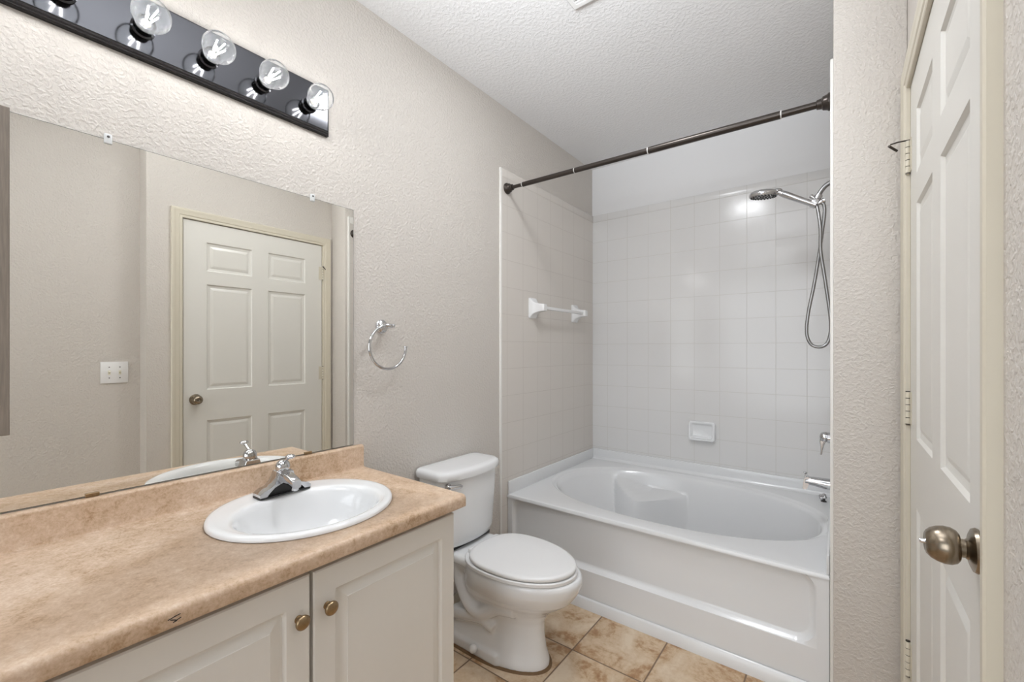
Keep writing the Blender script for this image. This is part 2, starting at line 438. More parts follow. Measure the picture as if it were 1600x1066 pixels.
def ell_pt(a, k, z, n=2.25, sh=0.0):
    # direction fixed by the angle of the rim rectangle so rings stay aligned
    c, s = math.cos(a), math.sin(a)
    A, B = ba * k, bb * k
    r = (abs(c / A) ** n + abs(s / B) ** n) ** (-1 / n)
    x, y = bx + c * r + sh, by + s * r
    return (min(x, TX1 - 0.017), y, z)
def lerp(x, T):
    if x <= T[0][0]: return T[0][1]
    for (x0, y0_), (x1, y1_) in zip(T, T[1:]):
        if x <= x1:
            f = (x - x0) / (x1 - x0); f = f * f * (3 - 2 * f); return y0_ + (y1_ - y0_) * f
    return T[-1][1]
def arm(p):     # moulded armrest at the back left of the basin
    x, y, z = p
    edge = 2.86 - 0.27 * math.exp(-abs((x - 0.47) / (0.24 if x < 0.47 else 0.17)) ** 1.8)
    top = lerp(x, [(0.10, 0.440), (0.52, 0.335), (0.80, 0.335)])
    t = max(0.0, min(1.0, (top + 0.022 - z) / 0.034)); t = t * t * (3 - 2 * t)
    e = edge - 0.30 * max(0.0, top - z)
    if y > e: y = y + (e - y) * t
    return (x, y, z)
bm = NB()
rings = [[rect_pt(a, 0.0, TZ - 0.018) for a in angs], [rect_pt(a, 0.0, TZ - 0.010) for a in angs], [rect_pt(a, 0.003, TZ - 0.003) for a in angs], [rect_pt(a, 0.010, TZ) for a in angs],
         [rect_pt(a, 0.016, TZ) for a in angs]]
rings.append([ell_pt(a, 1.038, TZ) for a in angs])
for k, z in ((1.030, TZ - 0.001), (1.017, TZ - 0.006), (1.006, TZ - 0.009), (0.995, TZ - 0.010), (0.985, TZ - 0.014), (0.975, TZ - 0.024)):
    rings.append([ell_pt(a, k, z) for a in angs])
prof = []
for i in range(34):
    f = i / 33; z = 0.428 - 0.346 * f; k = 0.970 - 0.20 * f - 0.045 * f ** 6
    prof.append((k, z))
prof += [(0.72, 0.076), (0.67, 0.073), (0.6, 0.071), (0.5, 0.070), (0.4, 0.069), (0.25, 0.068), (0.05, 0.067)]
for k, z in prof:
    lean = 0.10 * max(0, (0.44 - z)) / 0.37
    rings.append([arm(ell_pt(a, k, z, 2.25, lean)) for a in angs])
loft(bm, rings, False, True)
# wall flange
z0, z1 = TZ - 0.002, 0.5266
box(bm, TX0, TX0 + 0.010, TY0 + 0.006, TY1, z0, z1, 0.003, 3)
box(bm, TX0, TX1, TY1 - 0.012, TY1, z0, z1, 0.003, 3)
box(bm, TX1 - 0.010, TX1, TY0 + 0.006, TY1, z0, z1, 0.003, 3)
# small cove between rim and flange
extrude(bm, [(TY1 - 0.012, TZ + 0.016), (TY1 - 0.016, TZ + 0.007), (TY1 - 0.022, TZ + 0.002), (TY1 - 0.030, TZ - 0.0005), (TY1 - 0.012, TZ - 0.0005)], 0, TX0 + 0.01, TX1 - 0.01)
finish('tub_basin', bm, 'acrylic', tub, angle=40)
bm = NB()
panelled(bm, TX0, TX1, 0.0, TZ - 0.003, [(TX0 + 0.03, 1.408, 0.180, TZ - 0.0055)],
         [(0.003, 0.003, 0.065), (0.009, 0.014, 0.06), (0.015, 0.021, 0.054), (0.024, 0.024, 0.046), (0.026, 0.024, 0.045)],
         lambda a, b, d: (a, TY0 + 0.004 + d, b), 0.045)
finish('tub_apron', bm, 'acrylic', tub, angle=40)
bm = NB(); extrude(bm, [(TY0 + 0.001, 0), (TY0 - 0.013, 0), (TY0 - 0.013, 0.004), (TY0 - 0.008, 0.044), (TY0 - 0.004, 0.05), (TY0 + 0.001, 0.052)], 0, TX0, TX1)
finish('tub_skirt_strip', bm, 'acrylic', tub, angle=40)
bm = NB(); lathe(bm, (1.405, 2.36, 0.405), (-1, 0, 0.35), [(0, 0.018), (0.004, 0.018), (0.006, 0.015), (0.006, 0)], 24); finish('tub_overflow', bm, 'chrome', tub)
YC = 2.42
t = thing('drain_knob', (1.40, YC, TZ), 'small chrome cross-shaped knob standing on the tub rim below the spout', 'knob')
bm = NB(); kc = Vector((1.404, 2.80, TZ)); lathe(bm, kc, (0, 0, 1), [(0, 0.013), (0.003, 0.013), (0.006, 0.007), (0.016, 0.006)], 20); finish('knob_stem', bm, 'dark', t)
bm = NB(); top = kc + Vector((-0.004, -0.004, 0.026)); ax, uu, vv = frame_of((-0.45, -0.55, 0.9))
for k in range(4):
    dd = uu * math.cos(k * PI / 2) + vv * math.sin(k * PI / 2); sphere(bm, top + dd * 0.011, 0.0095)
lathe(bm, top - ax * 0.010, ax, [(0, 0.006), (0.004, 0.011), (0.012, 0.012), (0.019, 0.009), (0.021, 0)], 20)
finish('cross_handle', bm, 'chrome', t)

# ------------------------------------------------------------------ shower fittings
XF = XA - LTX
t = thing('tub_spout', (XF, YC, 0.65), 'chrome tub spout with a lift-up diverter on the alcove end wall', 'spout')
bm = NB()
rings = []
for x, z, ry, rz in ((XF, 0.645, 0.024, 0.026), (1.42, 0.646, 0.024, 0.0245), (1.40, 0.6475, 0.023, 0.0225), (1.375, 0.6495, 0.0215, 0.0205), (1.355, 0.650, 0.020, 0.019), (1.345, 0.648, 0.019, 0.018)):
    rings.append([(x, YC + ry * math.cos(a), z + rz * math.sin(a)) for a in (2 * PI * k / 28 for k in range(28))])
loft(bm, rings)
extrude(bm, [(1.334, 0.612), (1.352, 0.612), (1.358, 0.632), (1.362, 0.667), (1.349, 0.669), (1.340, 0.660)], 1, YC - 0.017, YC + 0.017)
bmesh.ops.bevel(bm, geom=[e for e in bm.edges if e.calc_length() > 0.03 and abs(e.verts[0].co.y - e.verts[1].co.y) > 0.03], offset=0.003, segments=2, affect='EDGES')
finish('spout_body', bm, 'chrome', t, angle=45)
bm = NB(); lathe(bm, (1.345, YC, 0.664), (0, 0, 1), [(0, 0.003), (0.014, 0.003), (0.018, 0.0075), (0.021, 0.009), (0.023, 0.008), (0.024, 0)], 20); finish('diverter_pull', bm, 'chrome', t)
t = thing('shower_valve', (XF, YC, 0.86), 'chrome single-lever shower valve above the tub spout', 'valve')
bm = NB(); lathe(bm, (XF, YC, 0.855), (-1, 0, 0), [(0, 0.07), (0.003, 0.072), (0.006, 0.066), (0.008, 0.03), (0.010, 0.0245), (0.020, 0.0245)], 40); finish('escutcheon', bm, 'chrome', t)
bm = NB(); lathe(bm, (XF - 0.018, YC, 0.857), (-1, 0, 0), [(0, 0.019), (0.006, 0.0225), (0.016, 0.0225), (0.025, 0.019), (0.030, 0.012), (0.032, 0)], 32); finish('valve_cap', bm, 'chrome', t)
bm = NB()
rings = []
for z, x, hx, hy in ((0.852, 1.412, 0.012, 0.010), (0.835, 1.410, 0.011, 0.010), (0.815, 1.408, 0.006, 0.009), (0.795, 1.406, 0.004, 0.008), (0.776, 1.404, 0.0035, 0.007)):
    rings.append([(x + a, YC + b, z) for a, b in rect_ring(-hx, hx, -hy, hy, 0.003, 3)])
loft(bm, rings); finish('valve_lever', bm, 'chrome', t)
t = thing('handheld_shower', (XF, YC, 2.0), 'chrome handheld shower head on a bracket and arm with a looping steel hose', 'shower head')
bm = NB(); tube(bm, spline([(XF, YC, 2.004), (1.438, YC, 2.003), (1.42, YC, 1.992), (1.404, YC, 1.972), (1.392, YC, 1.948)]), 0.0105, 16)
lathe(bm, (XF, YC, 2.004), (-1, 0, 0), [(0, 0.03), (0.003, 0.03), (0.006, 0.022), (0.007, 0.011)], 32); finish('shower_arm', bm, 'hose', t)
bm = NB(); lathe(bm, (1.397, YC, 1.957), (-0.45, 0, -1), [(0, 0.012), (0.001, 0.0155), (0.018, 0.0155), (0.02, 0.013), (0.036, 0.012)], 24)
lathe(bm, (1.383, YC - 0.016, 1.925), (0, 1, 0), [(0, 0.012), (0.001, 0.014), (0.031, 0.014), (0.032, 0.012)], 24)
lathe(bm, (1.372, YC, 1.952), (-0.55, 0, 0.6), [(-0.012, 0.0), (-0.012, 0.008), (0.008, 0.0095), (0.012, 0.006)], 16)
lathe(bm, (1.392, YC, 1.918), (0.6, 0, 0.25), [(0, 0.010), (0.018, 0.010), (0.022, 0.012), (0.028, 0.012)], 20)
finish('swivel_bracket', bm, 'chrome', t)
bm = NB(); hd = Vector((1.24, YC, 2.002)); he = Vector((1.386, YC, 1.912)); dv = he - hd
tube(bm, [hd + dv * s for s in (0, 0.08, 0.2, 0.5, 0.8, 0.88, 0.881, 1.0)], [0.012, 0.0145, 0.016, 0.0145, 0.0135, 0.0135, 0.0165, 0.0165], 20)
hw = finish('hand_wand', bm, 'chrome', t)
bm = NB(); hc = Vector((1.176, YC, 2.003)); hn = Vector((-0.06, 0.10, -1.0)).normalized()
lathe(bm, hc - hn * 0.022, hn, [(0, 0), (0.001, 0.03), (0.004, 0.050), (0.010, 0.059), (0.016, 0.062), (0.026, 0.0625), (0.030, 0.060)], 40)
sphere(bm, (1.232, YC, 2.010), 0.018, 1.3, 1, 0.75)
sh = finish('spray_head', bm, 'chrome', t)
bm = NB(); _, u_, v_ = frame_of(hn)
lathe(bm, hc + hn * 0.0075, hn, [(0, 0.0585), (0.002, 0.0585), (0.003, 0.056), (0.003, 0)], 40); fp = finish('spray_face', bm, 'hose', sh)
bm = NB()
for rr, nn in ((0.012, 6), (0.026, 10), (0.042, 18), (0.052, 24)):
    for k in range(nn):
        a = 2 * PI * k / nn; p = hc + hn * 0.010 + (u_ * math.cos(a) + v_ * math.sin(a)) * rr
        lathe(bm, p, hn, [(0, 0.0040), (0.003, 0.0036), (0.0035, 0.0)], 8)
tag(finish('spray_nozzles', bm, 'black', sh), kind='stuff')
hose_pts = [(1.386, YC, 1.912), (1.392, YC - 0.004, 1.890), (1.402, YC - 0.012, 1.80), (1.403, YC - 0.014, 1.70), (1.415, YC - 0.010, 1.60), (1.427, YC, 1.50), (1.438, YC + 0.01, 1.40),
            (1.4385, YC + 0.012, 1.33), (1.425, YC + 0.010, 1.28), (1.398, YC + 0.006, 1.264), (1.366, YC + 0.004, 1.278), (1.350, YC, 1.33), (1.356, YC, 1.42), (1.378, YC, 1.55),
            (1.396, YC, 1.68), (1.410, YC, 1.80), (1.417, YC, 1.87), (1.415, YC, 1.905), (1.404, YC, 1.924)]
bm = NB(); sp = spline(hose_pts, 14); tube(bm, sp, [0.0068 + 0.0005 * (k % 2) for k in range(len(sp))], 12); finish('shower_hose', bm, 'hose', t)

t = thing('shower_rod', (0.73, 1.88, 2.13), 'dark bronze shower curtain rod spanning the tub alcove, no curtain', 'curtain rod')
ZR = lambda x: 2.140 - 0.020 * x / 1.45
YR = lambda x: 1.893 - 0.010 * x / 1.45
R_ = lambda x: Vector((x, YR(x), ZR(x)))
for nm, a, b, r in (('rod_end_section', 0.03, 0.115, 0.0095), ('rod_tube', 0.115, 0.80, 0.0125), ('rod_tube', 0.80, 1.30, 0.0145), ('rod_end_section', 1.30, 1.42, 0.0125)):
    bm = NB(); tube(bm, [R_(a), R_(b)], r, 24); finish(nm, bm, 'bronze', t)
for x, r in ((0.115, 0.0130), (0.432, 0.0130), (0.80, 0.0150), (1.30, 0.0150)):
    bm = NB(); tube(bm, [R_(x - 0.002), R_(x + 0.002)], r, 24); finish('joint_ring', bm, 'ring', t)
for x, s in ((LTX, 1), (XF, -1)):
    bm = NB(); lathe(bm, R_(x), (s, 0, 0), [(0, 0.030), (0.006, 0.030), (0.010, 0.026), (0.022, 0.023), (0.026, 0.018), (0.040, 0.016), (0.042, 0.012)], 28)
    finish('end_flange', bm, 'bronze', t)

t = thing('towel_bar', (0, 2.4, 1.5), 'white ceramic towel bar with clear rod on the tiled left alcove wall', 'towel bar')
for y in (2.14, 2.65):
    bm = NB(); rings = []
    for x, hy, hz in ((LTX, 0.040, 0.060), (LTX + 0.006, 0.040, 0.060), (LTX + 0.010, 0.036, 0.054), (0.030, 0.028, 0.038), (0.045, 0.023, 0.030), (0.065, 0.020, 0.024), (0.085, 0.019, 0.022), (0.098, 0.018, 0.021), (0.102, 0.015, 0.018)):
        rings.append([(x, y + a, 1.499 + b) for a, b in rect_ring(-hy, hy, -hz, hz, min(hy, hz) * 0.25, 4)])
    loft(bm, rings); finish('bar_post', bm, 'plastic', t)
bm = NB(); box(bm, 0.070, 0.088, 2.15, 2.64, 1.490, 1.508, 0.003, 3); finish('bar_rod', bm, 'plastic', t)
t = thing('soap_dish', (0.773, D, 0.67), 'white ceramic soap dish on the tiled back wall above the tub', 'soap dish')
bm = NB(); sx0, sx1, sz0, sz1, yb = 0.693, 0.853, 0.675, 0.797, D - LTX
def sd(ins, y, dz=0.0): return [(a, y - (0.018 * max(0, (sz1 - b) / (sz1 - sz0)) ** 2 if dz else 0), b) for a, b in rect_ring(sx0 + ins, sx1 - ins, sz0 + ins, sz1 - ins, 0.018 - ins * 0.4 if ins < 0.02 else 0.010, 6)]
loft(bm, [sd(0, yb), sd(0, yb - 0.010), sd(0.002, yb - 0.016, 1), sd(0.006, yb - 0.020, 1), sd(0.012, yb - 0.020, 1), sd(0.017, yb - 0.015, 1), sd(0.022, yb - 0.006), sd(0.026, yb - 0.004)], True, True)
extrude(bm, [(yb - 0.003, 0.690), (yb - 0.030, 0.688), (yb - 0.036, 0.692), (yb - 0.034, 0.698), (yb - 0.003, 0.706)], 0, sx0 + 0.02, sx1 - 0.02)
finish('dish_body', bm, 'porc', t, angle=50)

# ------------------------------------------------------------------ toilet
TYc = 1.437
toilet = thing('toilet', (0.35, TYc, 0), 'white two-piece toilet with closed lid between the vanity and the tub', 'toilet')
def egg(x0, x1, hw, z, n=64, nb=2.6, nf=2.0, split=0.42, dx=0.0, dy=0.0):
    """elongated outline: blunt back at x0, round front at x1"""
    xc = x0 + (x1 - x0) * split; pts = []
    for k in range(n):
        a = 2 * PI * k / n; c, s = math.cos(a), math.sin(a)
        L = (x1 - xc) if c >= 0 else (xc - x0); e = nf if c >= 0 else nb
        r = (abs(c) ** e + abs(s) ** e) ** (-1 / e)
        pts.append((xc + dx + L * c * r, TYc + 0.006 + dy + hw * s * r, z + (-0.004 if dx else 0)))
    return pts
bm = NB()
loft(bm, [egg(0.10, 0.558, 0.122, 0, nb=5), egg(0.10, 0.558, 0.122, 0.02, nb=5), egg(0.105, 0.545, 0.112, 0.06, nb=5), egg(0.12, 0.538, 0.098, 0.12, nb=4), egg(0.14, 0.538, 0.092, 0.17, nb=3.5),
          egg(0.15, 0.552, 0.097, 0.205, nb=3), egg(0.16, 0.585, 0.115, 0.235, nb=3), egg(0.17, 0.625, 0.138, 0.262), egg(0.18, 0.66, 0.158, 0.29), egg(0.19, 0.678, 0.169, 0.315), egg(0.20, 0.690, 0.176, 0.335),
          egg(0.20, 0.696, 0.179, 0.355), egg(0.20, 0.697, 0.180, 0.370), egg(0.205, 0.694, 0.177, 0.380), egg(0.21, 0.687, 0.171, 0.385)])
# rear deck that carries the tank
b2 = NB(); box(b2, 0.035, 0.30, TYc - 0.105, TYc + 0.105, 0.30, 0.392, 0.03, 4); merge(bm, b2)
b2 = NB(); box(b2, 0.045, 0.27, TYc - 0.135, TYc + 0.135, 0.352, 0.394, 0.018, 3); merge(bm, b2)
for s in (-1, 1):       # trapway bulges on both sides and the foot flange
    tube(bm, spline([(0.46, TYc + s * 0.068, 0.235), (0.38, TYc + s * 0.082, 0.225), (0.30, TYc + s * 0.088, 0.180), (0.235, TYc + s * 0.088, 0.20), (0.185, TYc + s * 0.080, 0.265), (0.15, TYc + s * 0.07, 0.33)], 6), 0.036, 16)
    tube(bm, spline([(0.36, TYc + s * 0.075, 0.13), (0.30, TYc + s * 0.085, 0.155), (0.22, TYc + s * 0.085, 0.14), (0.14, TYc + s * 0.08, 0.12)], 6), [0.030] * 19, 16)
    b2 = NB(); box(b2, 0.09, 0.40, min(TYc + s * 0.05, TYc + s * 0.118), max(TYc + s * 0.05, TYc + s * 0.118), 0.0, 0.05, 0.012, 3); merge(bm, b2)
bowl = finish('toilet_bowl', bm, 'porc', toilet)
rm = bowl.modifiers.new('r', 'REMESH'); rm.mode = 'VOXEL'; rm.voxel_size = 0.005; rm.use_smooth_shade = True
sm = bowl.modifiers.new('s', 'SMOOTH'); sm.factor = 0.5; sm.iterations = 8
apply_mods(bowl)
for p in bowl.data.polygons: p.use_smooth = True
for s in (-1, 1):
    bm = NB(); lathe(bm, (0.285, TYc + s * 0.122, 0.035), (0, s, 0.5), [(0, 0.017), (0.008, 0.017), (0.014, 0.013), (0.017, 0.007), (0.018, 0)], 20); finish('bolt_cap', bm, 'plastic', toilet)
bm = NB()
loft(bm, [egg(0.225, 0.693, 0.174, 0.389, dx=-0.016, dy=-0.008), egg(0.222, 0.697, 0.177, 0.392, dx=-0.016, dy=-0.008), egg(0.222, 0.697, 0.177, 0.402, dx=-0.016, dy=-0.008), egg(0.225, 0.694, 0.174, 0.405, dx=-0.016, dy=-0.008)]); finish('toilet_seat', bm, 'plastic', toilet)
bm = NB()
loft(bm, [egg(0.250, 0.684, 0.168, 0.4065, dx=-0.016, dy=-0.008), egg(0.246, 0.690, 0.173, 0.410, dx=-0.016, dy=-0.008), egg(0.246, 0.690, 0.173, 0.419, dx=-0.016, dy=-0.008), egg(0.249, 0.686, 0.169, 0.423, dx=-0.016, dy=-0.008), egg(0.262, 0.674, 0.158, 0.425, dx=-0.016, dy=-0.008), egg(0.34, 0.59, 0.085, 0.4265, dx=-0.016, dy=-0.008)]); finish('seat_lid', bm, 'plastic', toilet, angle=60)
for s in (-1, 1):
    bm = NB(); box(bm, 0.226, 0.262, TYc + s * 0.075 - 0.020, TYc + s * 0.075 + 0.020, 0.388, 0.418, 0.007, 3); finish('seat_hinge', bm, 'plastic', toilet)
def tank_ring(x0, x1, hw, z, bow):
    pts = []
    for a, b in rect_ring(x0, x1, -hw, hw, 0.030, 8): pts.append([a, b])
    # resample so that the front can bow
    out = []
    n = len(pts)
    for i in range(n):
        p, q = pts[i], pts[(i + 1) % n]
        k = max(1, int(math.hypot(q[0] - p[0], q[1] - p[1]) / 0.03)) if i in (8, 17, 26, 35) else 1
        k = {8: 4, 17: 12, 26: 4, 35: 12}.get(i, 1)
        for j in range(k):
            a, b = p[0] + (q[0] - p[0]) * j / k, p[1] + (q[1] - p[1]) * j / k
            f = max(0, (a - x0) / (x1 - x0)); out.append((a + bow * f * (1 - abs(b / hw) ** 2.4), TYc - 0.008 + b, z))
    return out
bm = NB()
loft(bm, [tank_ring(0.040, 0.140, 0.150, 0.408, 0.034), tank_ring(0.030, 0.150, 0.162, 0.414, 0.036), tank_ring(0.022, 0.156, 0.169, 0.440, 0.038), tank_ring(0.018, 0.160, 0.177, 0.56, 0.040), tank_ring(0.016, 0.164, 0.184, 0.70, 0.042), tank_ring(0.016, 0.164, 0.184, 0.708, 0.042)])
tk = finish('toilet_tank', bm, 'porc', toilet, angle=50)
bm = NB()
loft(bm, [tank_ring(0.012, 0.170, 0.190, 0.704, 0.043), tank_ring(0.008, 0.174, 0.195, 0.707, 0.045), tank_ring(0.007, 0.175, 0.196, 0.728, 0.045), tank_ring(0.010, 0.171, 0.192, 0.738, 0.045), tank_ring(0.018, 0.162, 0.184, 0.743, 0.044), tank_ring(0.032, 0.148, 0.170, 0.7445, 0.040), tank_ring(0.06, 0.12, 0.13, 0.745, 0.025)])
finish('tank_lid', bm, 'porc', toilet, angle=60)
bm = NB(); box(bm, 0.05, 0.16, TYc - 0.13, TYc + 0.13, 0.392, 0.410, 0.004, 2); finish('tank_gasket', bm, 'black', toilet)
bm = NB(); lathe(bm, (0.178, 1.272, 0.684), (1, 0, 0), [(0, 0.013), (0.010, 0.013), (0.012, 0.010), (0.020, 0.008)], 20)
tube(bm, [(0.198, 1.268, 0.685), (0.206, 1.284, 0.685), (0.214, 1.313, 0.682), (0.214, 1.322, 0.681)], [0.007, 0.008, 0.009, 0.005], 14); finish('flush_lever', bm, 'chrome', tk)
bm = NB()
loft(bm, [egg(0.09, 0.569, 0.133, 0, nb=5), egg(0.095, 0.564, 0.128, 0.004, nb=5), egg(0.10, 0.556, 0.121, 0.006, nb=5)]); tag(finish('base_caulk', bm, 'caulk', toilet), 'brown stained caulk around the foot')
t = thing('supply_valve', (0.012, 1.2, 0.17), 'chrome water supply valve and hose behind the toilet beside the vanity', 'valve')
bm = NB(); lathe(bm, (0.0, 1.235, 0.17), (1, 0, 0), [(0, 0.026), (0.004, 0.024), (0.006, 0.009), (0.06, 0.009), (0.061, 0.014), (0.085, 0.014)], 24); lathe(bm, (0.074, 1.235, 0.17), (0, 0, 1), [(0, 0.010), (0.03, 0.010)], 20)
finish('valve_body', bm, 'chrome', t)
bm = NB(); lathe(bm, (0.085, 1.235, 0.17), (1, 0, 0), [(0, 0.006), (0.01, 0.006), (0.011, 0.020), (0.022, 0.020), (0.024, 0.014)], 8); finish('valve_handle', bm, 'chrome', t)
bm = NB(); tube(bm, spline([(0.074, 1.235, 0.20), (0.075, 1.232, 0.26), (0.085, 1.25, 0.33), (0.10, 1.275, 0.38), (0.10, 1.285, 0.405)]), 0.0065, 12); finish('supply_hose', bm, 'hose', t)

# ------------------------------------------------------------------ vanity
ZK, VY0, VY1 = 0.806, -0.30, 0.958
van = thing('vanity_cabinet', (0.26, 0.33, 0), 'ivory vanity cabinet with raised-panel doors under the tan countertop', 'cabinet')
bm = NB()
box(bm, 0.001, 0.515, VY1 - 0.018, VY1, 0.0, 0.767); box(bm, 0.001, 0.515, VY0, VY0 + 0.018, 0.0, 0.767)
box(bm, 0.001, 0.515, VY0 + 0.018, VY1 - 0.018, 0.10, 0.116); box(bm, 0.001, 0.012, VY0 + 0.018, VY1 - 0.018, 0.116, 0.767); box(bm, 0.44, 0.455, VY0 + 0.018, VY1 - 0.018, 0, 0.10)
finish('cabinet_body', bm, 'cab', van, smooth=False)
bm = NB()
box(bm, 0.497, 0.515, VY0 + 0.018, VY1 - 0.018, 0.725, 0.767); box(bm, 0.497, 0.515, VY0 + 0.018, VY1 - 0.018, 0.116, 0.15)
for a, b in ((VY1 - 0.06, VY1 - 0.018), (0.485, 0.525), (0.035, 0.075), (VY0 + 0.018, VY0 + 0.06)): box(bm, 0.497, 0.515, a, b, 0.15, 0.725)
finish('face_frame', bm, 'trim', van, smooth=False)
def vdoor(a, b, knob):
    bm = NB(); st = 0.052
    panelled(bm, a, b, 0.125, 0.752, [(a + st, b - st, 0.125 + 0.056, 0.752 - 0.058)],
             [(0.002, 0.003, 0.014), (0.005, 0.0085, 0.012), (0.009, 0.0095, 0.009), (0.012, 0.0095, 0.003), (0.032, 0.0025, 0.001), (0.033, 0.0008, 0.001)],
             lambda p, q, d: (0.535 - d, p, q), 0.019, 0.003)
    dr = finish('cabinet_door', bm, 'cab', van, angle=22)
    bm = NB(); lathe(bm, (0.535, knob, 0.664), (1, 0, 0), [(0, 0.009), (0.002, 0.009), (0.004, 0.006), (0.012, 0.006), (0.014, 0.011), (0.017, 0.0155), (0.021, 0.016), (0.025, 0.0125), (0.027, 0.006), (0.0275, 0)], 28)
    finish('door_knob', bm, 'brass', dr, angle=50)
vdoor(0.508, 0.952, 0.540); vdoor(0.062, 0.500, 0.474); vdoor(-0.295, 0.048, 0.02)

# countertop with a rounded nose; the oval opening is cut for the sink
ct = thing('countertop', (0.28, 0.33, ZK), 'tan mottled laminate countertop with a rounded front edge on the vanity', 'countertop')
def arc(cx, cz, r, a0, a1, k=6): return [(cx + r * math.cos(a0 + (a1 - a0) * i / k), cz + r * math.sin(a0 + (a1 - a0) * i / k)) for i in range(k + 1)]
XN, CY0, CY1 = 0.556, -0.32, 0.981
SCX, SCY, SA, SB = 0.268, 0.631, 0.224, 0.240
prof = [(0.002, ZK - 0.038)] + arc(XN - 0.006, ZK - 0.032, 0.006, -PI / 2, 0, 4) + arc(XN - 0.013, ZK - 0.013, 0.013, 0, PI / 2, 8) + [(0.002, ZK)]
bm = NB()
N_ = 96
cut = [(SCX + (SA - 0.022) * math.cos(2 * PI * k / N_), SCY + (SB - 0.022) * math.sin(2 * PI * k / N_)) for k in range(N_)]
extrude(bm, [(a, b) for a, b in prof], 1, CY0, CY1)
slab = finish('counter_slab', bm, 'counter', ct, angle=35)
bm = NB(); loft(bm, [[(x, y, ZK - 0.08) for x, y in cut], [(x, y, ZK + 0.05) for x, y in cut]])
cutter = finish('cutter', bm, 'counter')
mo = slab.modifiers.new('b', 'BOOLEAN'); mo.operation = 'DIFFERENCE'; mo.object = cutter; mo.solver = 'EXACT'
apply_mods(slab)
bpy.data.objects.remove(cutter)
ZB = 0.889
bm = NB()
extrude(bm, [(0.002, ZK + 0.0005)] + [(0.030, ZK + 0.0005), (0.0265, ZK + 0.0025), (0.024, ZK + 0.008)] + arc(0.016, ZB - 0.008, 0.008, 0, PI / 2, 6) + [(0.002, ZB)], 1, CY0, CY1)
finish('backsplash', bm, 'counter', ct, angle=35)
def mark(bm, y, z, ang, ln):    # thin dark scratch lying on the nose of the counter
    dy, dz = math.cos(ang) * ln / 2, math.sin(ang) * ln / 2
    tube(bm, [(XN + 0.0001, y - dy, z - dz), (XN + 0.0001, y + dy, z + dz)], 0.0008, 6)
bm = NB(); my, mz = 0.248, ZK - 0.021
for dy, dz, a, l in ((-0.004, 0.003, 0.2, 0.013), (0.003, 0.0045, 0.1, 0.010), (-0.003, -0.001, -0.4, 0.008), (0.004, -0.003, 0.3, 0.010), (0.0, -0.005, 0.1, 0.006)): mark(bm, my + dy, mz + dz, a, l)
tag(finish('edge_scratch', bm, 'black', ct), 'small dark scratch on the front edge')

# sink
sink = thing('sink', (SCX, SCY, ZK), 'white oval drop-in sink set in the tan countertop', 'sink')
def oval(cx, cy, a, b, z, n=96): return [(cx + a * math.cos(2 * PI * k / n), cy + b * math.sin(2 * PI * k / n), z) for k in range(n)]
bm = NB()
ic, ia, ib = SCX + 0.030, 0.158, 0.190
rg = [oval(SCX, SCY, SA - 0.030, SB - 0.030, ZK - 0.02), oval(SCX, SCY, SA - 0.027, SB - 0.027, ZK + 0.0004), oval(SCX, SCY, SA - 0.006, SB - 0.006, ZK + 0.0005), oval(SCX, SCY, SA, SB, ZK + 0.001), oval(SCX, SCY, SA, SB, ZK + 0.006), oval(SCX, SCY, SA - 0.003, SB - 0.003, ZK + 0.011), oval(SCX, SCY, SA - 0.010, SB - 0.010, ZK + 0.013),
      oval(SCX + 0.002, SCY, SA - 0.022, SB - 0.020, ZK + 0.0125)]
for k in range(1, 5):
    f = k / 4; rg.append(oval(SCX + 0.002 + 0.028 * f, SCY, (SA - 0.022) * (1 - f) + (ia + 0.012) * f, (SB - 0.020) * (1 - f) + (ib + 0.012) * f, ZK + 0.0125 - 0.002 * f))
rg += [oval(ic, SCY, ia + 0.006, ib + 0.006, ZK + 0.009), oval(ic, SCY, ia, ib, ZK + 0.004), oval(ic, SCY, ia - 0.006, ib - 0.007, ZK - 0.008), oval(ic, SCY, ia - 0.012, ib - 0.014, ZK - 0.03), oval(ic, SCY, ia - 0.024, ib - 0.028, ZK - 0.065),
       oval(ic, SCY, ia - 0.042, ib - 0.052, ZK - 0.10), oval(ic, SCY, ia - 0.07, ib - 0.088, ZK - 0.125), oval(ic, SCY, ia - 0.105, ib - 0.13, ZK - 0.138), oval(ic, SCY, 0.024, 0.024, ZK - 0.143)]
loft(bm, rg, False, True); finish('sink_basin', bm, 'porc', sink, angle=60)
bm = NB(); lathe(bm, (ic, SCY, ZK - 0.144), (0, 0, 1), [(0, 0.022), (0.003, 0.022), (0.004, 0.018), (0.006, 0.014), (0.007, 0)], 28); finish('sink_drain', bm, 'chrome', sink)

# faucet
FX, FY, FZ = 0.120, 0.634, ZK + 0.0125
fa = thing('faucet', (FX, FY, FZ), 'chrome single-lever faucet on the back rim of the sink', 'faucet')
bm = NB(); loft(bm, [[(FX + a, FY + b, z) for a, b in rect_ring(-0.027, 0.027, -0.077, 0.077, 0.010, 5)] for z in (FZ - 0.001, FZ + 0.003)]); finish('base_gasket', bm, 'black', fa)
bm = NB()
up = [(-0.075, 0.003), (-0.075, 0.012), (-0.062, 0.021), (-0.045, 0.026), (-0.034, 0.036), (-0.026, 0.050), (-0.021, 0.066), (0.021, 0.066), (0.026, 0.050), (0.034, 0.036), (0.045, 0.026), (0.062, 0.021), (0.075, 0.012), (0.075, 0.003)]
lo = [(0.056, 0.003), (0.048, 0.013), (0.034, 0.026), (0.016, 0.034), (0, 0.036), (-0.016, 0.034), (-0.034, 0.026), (-0.048, 0.013), (-0.056, 0.003)]
prof = up + lo
rings = []
